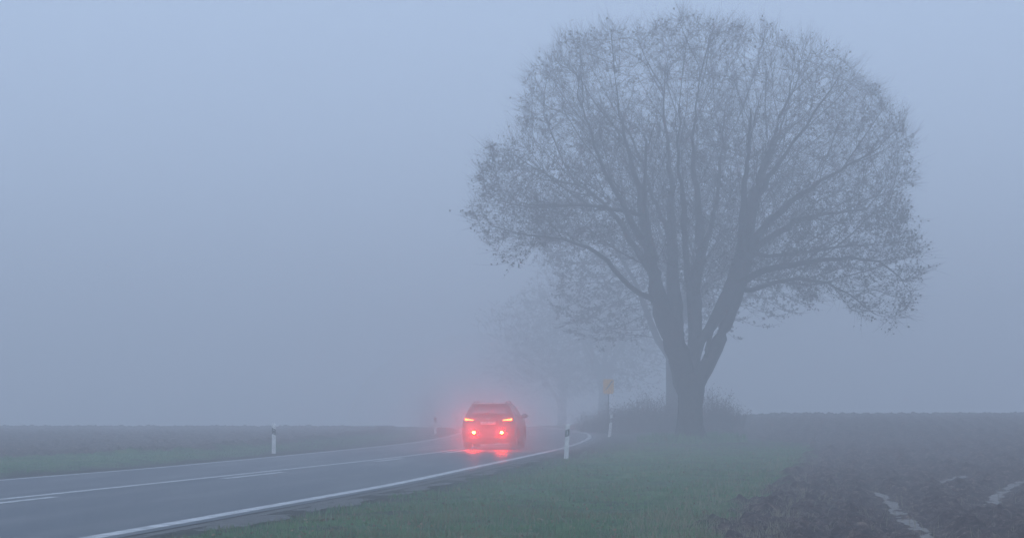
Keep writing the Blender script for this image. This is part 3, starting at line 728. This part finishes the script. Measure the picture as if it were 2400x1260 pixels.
# wheel arches cut from the shell
cut = []
for yy in (.92, 3.53):
    bmc = bmesh.new(); bmesh.ops.create_cone(bmc, cap_ends=True, segments=32, radius1=.385, radius2=.385, depth=3, matrix=Matrix.Translation((0, yy, .34)) @ Matrix.Rotation(math.pi/2, 4, 'Y'))
    for sx_ in (-1, 1):
        bmc2 = bmesh.new(); bmesh.ops.create_cone(bmc2, cap_ends=True, segments=32, radius1=.385, radius2=.385, depth=.55, matrix=Matrix.Translation((sx_*.85, yy, .34)) @ Matrix.Rotation(math.pi/2, 4, 'Y'))
        mc = bpy.data.meshes.new('cut'); bmc2.to_mesh(mc); bmc2.free(); oc = bpy.data.objects.new('cut', mc); COL.objects.link(oc); oc.parent = car; cut.append(oc)
        md = body.modifiers.new('b', 'BOOLEAN'); md.object = oc; md.operation = 'DIFFERENCE'; md.solver = 'EXACT'
    bmc.free()
bpy.context.view_layer.update()
dg = bpy.context.evaluated_depsgraph_get(); nm_ = bpy.data.meshes.new_from_object(body.evaluated_get(dg))
body.modifiers.clear(); body.data = nm_
for oc in cut: bpy.data.objects.remove(oc)
def surf_y(x, z):                           # rear surface of the shell
    zs = [l[0] for l in levels]; yr = float(np.interp(z, zs, [l[1] for l in levels])); w_ = float(np.interp(z, zs, [l[3] for l in levels])); rc = min(.22, w_*.4)
    y = yr+.10*(x/w_)**2; e = abs(x)-(w_-rc)
    if e > 0: y += rc*.8*(1-math.sqrt(max(0, 1-(e/rc)**2)))
    return y
def rear_patch(name, poly, m, off=.006, th=.02, parent=car, nx=12, nz=3):
    """thin shell lying on the rear surface; poly = function t,s -> (x,z)"""
    bm = bmesh.new(); g = [[None]*(nz+1) for _ in range(nx+1)]; g2 = [[None]*(nz+1) for _ in range(nx+1)]
    for i in range(nx+1):
        for j in range(nz+1):
            x, z = poly(i/nx, j/nz); y = surf_y(x, z)-off
            g[i][j] = bm.verts.new((x, y, z)); g2[i][j] = bm.verts.new((x, y+th, z))
    for i in range(nx):
        for j in range(nz):
            bm.faces.new([g[i][j], g[i+1][j], g[i+1][j+1], g[i][j+1]]); bm.faces.new([g2[i][j+1], g2[i+1][j+1], g2[i+1][j], g2[i][j]])
    for i in range(nx): bm.faces.new([g[i][0], g2[i][0], g2[i+1][0], g[i+1][0]]); bm.faces.new([g[i+1][nz], g2[i+1][nz], g2[i][nz], g[i][nz]])
    for j in range(nz): bm.faces.new([g[0][j+1], g2[0][j+1], g2[0][j], g[0][j]]); bm.faces.new([g[nx][j], g2[nx][j], g2[nx][j+1], g[nx][j+1]])
    return cobj(name, bm, m, parent, True)
def quad(x0, x1, z0, z1, in0=0, in1=0):
    return lambda t, s: ((x0+in0*s)+((x1-in1*s)-(x0+in0*s))*t, z0+(z1-z0)*s)
rear_patch('rear_window', quad(-.60, .60, 1.20, 1.455, .05, .05), M_glass)
rear_patch('bumper_panel', quad(-.78, .78, .27, .44, 0, 0), M_trim, .006, .03)
rear_patch('plate_recess', quad(-.32, .32, .83, .955), M_trim, .004, .02)
pl = rear_patch('licence_plate', quad(-.26, .26, .84, .945), M_plate, .018, .012, nx=2, nz=1)
# plate characters
fc = bpy.data.curves.new('plate_text', 'FONT'); fc.body = 'I FW 671'; fc.size = .115; fc.align_x = 'CENTER'; fc.align_y = 'CENTER'; fc.extrude = .001; fc.space_character = 1.1
fo = bpy.data.objects.new('plate_text', fc); COL.objects.link(fo); bpy.context.view_layer.update()
dg = bpy.context.evaluated_depsgraph_get(); tm = bpy.data.meshes.new_from_object(fo.evaluated_get(dg)); bpy.data.objects.remove(fo)
tm.transform(Matrix.Translation((0, surf_y(0, .89)-.0215, .892)) @ Matrix.Rotation(math.pi/2, 4, 'X'))
bmp = bmesh.new(); bmp.from_mesh(pl.data); nf = len(bmp.faces); bmp.from_mesh(tm); bmp.faces.ensure_lookup_table()
for f in bmp.faces[nf:]: f.material_index = 1
pl.data.materials.append(M_black); bmp.to_mesh(pl.data); bmp.free(); bpy.data.meshes.remove(tm)
for s in (-1, 1):
    # upper tail lamp: wedge, taller outside
    def lampf(t, q, s=s, i0=.49, i1=.83):
        x = i0+(i1-i0)*t; return (s*x, .962-.0*t+(.075+.055*t)*q+.0)
    hs = rear_patch('tail_light', lampf, M_lampglass, .010, .03, nx=14)
    for k in range(7):
        x0 = .505+k*.044
        rear_patch('lamp_segment', (lambda t, q, s=s, x0=x0, k=k: (s*(x0+.034*t), .978+(.03+.007*k)*q)), M_tail, .016, .006, parent=hs, nx=2, nz=1)
    # rear fog lamp
    bm = bmesh.new(); bmesh.ops.create_uvsphere(bm, u_segments=20, v_segments=12, radius=1, matrix=Matrix.Translation((s*.475, surf_y(.475, .57)-.004, .575)) @ Matrix.Diagonal((.052, .02, .040, 1)))
    fb = bmesh.new(); bmesh.ops.create_cone(fb, cap_ends=True, segments=24, radius1=.105, radius2=.10, depth=.012, matrix=Matrix.Translation((s*.475, surf_y(.475, .57)-.001, .575)) @ Matrix.Diagonal((1, 1, .72, 1)) @ Matrix.Rotation(math.pi/2, 4, 'X'))
    hf = cobj('rear_fog_light', fb, M_lampglass); cobj('lens', bm, M_fog, hf, True)
    # exhaust
    bm = bmesh.new(); bmesh.ops.create_cone(bm, cap_ends=False, segments=18, radius1=.04, radius2=.04, depth=.16, matrix=Matrix.Translation((s*.56, .10, .235)) @ Matrix.Rotation(math.pi/2, 4, 'X'))
    if s < 0: cobj('exhaust_pipe', bm, M_chrome)
    else: bm.free()
    # mirror
    bm = bmesh.new(); bmesh.ops.create_uvsphere(bm, u_segments=18, v_segments=12, radius=1, matrix=Matrix.Translation((s*.985, 2.72, 1.115)) @ Matrix.Diagonal((.115, .075, .078, 1)))
    mh = cobj('mirror', bm, M_paint, car, True)
    bm = bmesh.new(); bmesh.ops.create_cube(bm, size=1, matrix=Matrix.Translation((s*.875, 2.74, 1.06)) @ Matrix.Diagonal((.16, .07, .035, 1))); cobj('mirror_arm', bm, M_trim, mh)
    bm = bmesh.new(); bmesh.ops.create_uvsphere(bm, u_segments=16, v_segments=8, radius=1, matrix=Matrix.Translation((s*.985, 2.652, 1.115)) @ Matrix.Diagonal((.09, .012, .058, 1))); cobj('mirror_glass', bm, M_glass, mh, True)
    # roof rail
    bm = bmesh.new(); npt = 14; pr_ = None
    for k in range(npt+1):
        t = k/npt; y = .58+1.75*t; x = s*(.545+.02*math.sin(t*3.14)); z = 1.555+.055*min(1, math.sin(t*3.1416)*4)
        c_ = [bm.verts.new((x+a_, y, z+b_)) for a_, b_ in ((-.016, -.012), (.016, -.012), (.013, .014), (-.013, .014))]
        if pr_:
            for q in range(4): bm.faces.new([pr_[q], pr_[(q+1) % 4], c_[(q+1) % 4], c_[q]])
        else: bm.faces.new(c_)
        pr_ = c_
    bm.faces.new(pr_); cobj('roof_rail', bm, M_trim)
    # side windows follow the tumblehome
    def side_patch(name, y0, y1, z0, z1, cutr, cutf, m=M_glass, off=.006):
        bm = bmesh.new(); g = {}; nx, nz = 8, 5
        for i in range(nx+1):
            for j in range(nz+1):
                z = z0+(z1-z0)*j/nz; ya = y0+cutr*j/nz; yb = y1-cutf*j/nz; y = ya+(yb-ya)*i/nx
                w_ = float(np.interp(z, [l[0] for l in levels], [l[3] for l in levels]))
                g[i, j, 0] = bm.verts.new((s*(w_+off), y, z)); g[i, j, 1] = bm.verts.new((s*(w_-.012), y, z))
        for i in range(nx):
            for j in range(nz):
                bm.faces.new([g[i, j, 0], g[i+1, j, 0], g[i+1, j+1, 0], g[i, j+1, 0]]); bm.faces.new([g[i, j+1, 1], g[i+1, j+1, 1], g[i+1, j, 1], g[i, j, 1]])
        for i in range(nx):
            for j in (0, nz): bm.faces.new([g[i, j, 0], g[i+1, j, 0], g[i+1, j, 1], g[i, j, 1]])
        for j in range(nz):
            for i in (0, nx): bm.faces.new([g[i, j, 0], g[i, j+1, 0], g[i, j+1, 1], g[i, j, 1]])
        return cobj(name, bm, m, car, True)
    side_patch('side_window', .55, 1.05, 1.13, 1.45, .10, -.02)
    side_patch('side_window', 1.12, 1.95, 1.12, 1.46, .0, .0)
    side_patch('side_window', 2.02, 3.0, 1.12, 1.46, .0, .42)
    side_patch('side_sill', 1.34, 3.10, .24, .36, 0, 0, M_trim, .012)
    side_patch('window_trim', .5, 3.1, 1.098, 1.116, 0, 0, M_chrome, .010)
    for yy in (1.62, 2.45):
        dh = bmesh.new(); bmesh.ops.create_cube(dh, size=1, matrix=Matrix.Translation((s*.925, yy, .93)) @ Matrix.Diagonal((.035, .2, .03, 1))); bmesh.ops.bevel(dh, geom=dh.edges[:], offset=.008, segments=2, affect='EDGES'); cobj('door_handle', dh, M_paint)
    # wheels
    for yy in (.92, 3.53):
        bm = bmesh.new(); prof = [(.22, -.10), (.30, -.115), (.335, -.10), (.345, -.06), (.345, .06), (.335, .10), (.30, .115), (.22, .10)]; ns = 36; rings = []
        for k in range(ns):
            a = 2*math.pi*k/ns; rings.append([bm.verts.new((s*.79+xo, yy+math.cos(a)*r_, .345+math.sin(a)*r_)) for r_, xo in prof])
        for k in range(ns):
            a_, b_ = rings[k], rings[(k+1) % ns]
            for q in range(len(prof)): bm.faces.new([a_[q], a_[(q+1) % len(prof)], b_[(q+1) % len(prof)], b_[q]])
        wh = cobj('wheel', bm, M_tyre, car, True)
        bm = bmesh.new()
        bmesh.ops.create_cone(bm, cap_ends=True, segments=30, radius1=.06, radius2=.05, depth=.05, matrix=Matrix.Translation((s*.87, yy, .345)) @ Matrix.Rotation(math.pi/2, 4, 'Y'))
        for k in range(5):
            bmesh.ops.create_cube(bm, size=1, matrix=Matrix.Translation((s*.865, yy, .345)) @ Matrix.Rotation(k*2*math.pi/5, 4, 'X') @ Matrix.Translation((0, 0, .125)) @ Matrix.Diagonal((.03, .05, .2, 1)))
        n0 = 30; ra = [[bm.verts.new((s*.79+xo, yy+math.cos(2*math.pi*k/n0)*r_, .345+math.sin(2*math.pi*k/n0)*r_)) for r_, xo in ((.222, -.09), (.222, s*.09), (.20, s*.09), (.20, -.09))] for k in range(n0)]
        for k in range(n0):
            for q in range(4): bm.faces.new([ra[k][q], ra[k][(q+1) % 4], ra[(k+1) % n0][(q+1) % 4], ra[(k+1) % n0][q]])
        cobj('rim', bm, M_rim, wh)
        bm = bmesh.new(); n0 = 18; pr_ = None   # arch lip
        for k in range(n0+1):
            a = math.pi*k/n0; c_ = [bm.verts.new((s*xx, yy+math.cos(a)*r_, .34+math.sin(a)*r_)) for xx, r_ in ((.90, .385), (.925, .385), (.925, .43), (.90, .43))]
            if pr_:
                for q in range(4): bm.faces.new([pr_[q], pr_[(q+1) % 4], c_[(q+1) % 4], c_[q]])
            pr_ = c_
        cobj('wheel_arch', bm, M_trim)
# windscreen, spoiler, antenna, silencer, wiper, tailgate seam
bm = bmesh.new(); g = {}
for i in range(9):
    for j in range(5):
        t = -1+2*i/8; z = 1.13+.37*j/4; w_ = float(np.interp(z, [l[0] for l in levels], [l[3] for l in levels])); yf = float(np.interp(z, [l[0] for l in levels], [l[2] for l in levels]))
        x = t*(w_-.16); rf = min(.45, w_*.5); e = max(0, abs(x)-(w_-rf)); y = yf-rf+math.sqrt(max(0, rf*rf-e*e))+.006; g[i, j] = bm.verts.new((x, y, z))
for i in range(8):
    for j in range(4): bm.faces.new([g[i, j], g[i+1, j], g[i+1, j+1], g[i, j+1]])
cobj('windscreen', bm, M_glass, car, True)
bm = bmesh.new(); pr_ = None
for k in range(13):
    x = -.60+1.2*k/12; dy_ = .06*(x/.6)**2; c_ = [bm.verts.new(v) for v in ((x, .30+dy_, 1.515), (x, .31+dy_, 1.542), (x, .60, 1.574-.02*(x/.6)**2), (x, .60, 1.53))]
    if pr_:
        for q in range(4): bm.faces.new([pr_[q], pr_[(q+1) % 4], c_[(q+1) % 4], c_[q]])
    else: bm.faces.new(c_)
    pr_ = c_
bm.faces.new(pr_); cobj('roof_spoiler', bm, M_paint)
bm = bmesh.new(); bmesh.ops.create_cone(bm, cap_ends=True, segments=10, radius1=.022, radius2=.006, depth=.11, matrix=Matrix.Translation((.06, .85, 1.61)) @ Matrix.Rotation(R(-25), 4, 'X')); cobj('antenna', bm, M_trim)
bm = bmesh.new(); bmesh.ops.create_uvsphere(bm, u_segments=16, v_segments=10, radius=1, matrix=Matrix.Translation((-.15, .5, .24)) @ Matrix.Diagonal((.30, .18, .07, 1))); cobj('silencer', bm, M_trim, car, True)
bm = bmesh.new(); bmesh.ops.create_cone(bm, cap_ends=True, segments=12, radius1=.045, radius2=.045, depth=1.5, matrix=Matrix.Translation((0, .92, .33)) @ Matrix.Rotation(math.pi/2, 4, 'Y')); cobj('axle', bm, M_trim)
bm = bmesh.new(); bmesh.ops.create_cube(bm, size=1, matrix=Matrix.Translation((.12, .205, 1.225)) @ Matrix.Rotation(R(8), 4, 'Y') @ Matrix.Diagonal((.5, .02, .018, 1))); cobj('wiper', bm, M_trim)
rear_patch('tailgate_seam', quad(-.70, .70, .705, .717), M_trim, .003, .006)
rear_patch('badge', (lambda t, s: (.06*math.cos(t*6.283)*(.55+.45*s), 1.04+.035*math.sin(t*6.283)*(.55+.45*s))), M_chrome, .006, .004, nx=24, nz=1)

# ------------------------------------------------------------------ the fog
def vol_mat(name, col, dens, g):
    m = bpy.data.materials.new(name); m.use_nodes = True; t = m.node_tree; t.nodes.clear()
    o = t.nodes.new('ShaderNodeOutputMaterial'); v = t.nodes.new('ShaderNodeVolumePrincipled')
    v.inputs['Color'].default_value = (*col, 1); v.inputs['Density'].default_value = dens; v.inputs['Anisotropy'].default_value = g
    t.links.new(v.outputs[0], o.inputs['Volume']); return m
bm = bmesh.new(); bmesh.ops.create_cube(bm, size=1, matrix=Matrix.Translation((0, 300, 7.5)) @ Matrix.Diagonal((1200, 760, 26, 1)))
hz = bm_obj('haze', bm, vol_mat('fog', (.972, .982, 1.0), .0110, .35)); tag(hz, kind='stuff')

# nested mist volumes added round the car so the red lamp glow shows
for k, (rx_, ry_, rz_, dn) in enumerate(((4.6, 5.0, 3.2, .007), (3.4, 4.0, 2.4, .009), (2.5, 3.2, 1.8, .013), (1.8, 2.5, 1.35, .016), (1.25, 1.9, .95, .018))):
    bm = bmesh.new(); bmesh.ops.create_uvsphere(bm, u_segments=48, v_segments=24, radius=1, matrix=Matrix.Translation((cp[0]-.1, cp[1]-1.0, .72)) @ Matrix.Diagonal((rx_, ry_, rz_, 1)))
    o = bm_obj('lamp_glow_mist', bm, vol_mat('glow_mist', (1, 1, 1), dn, .45)); tag(o, kind='stuff')
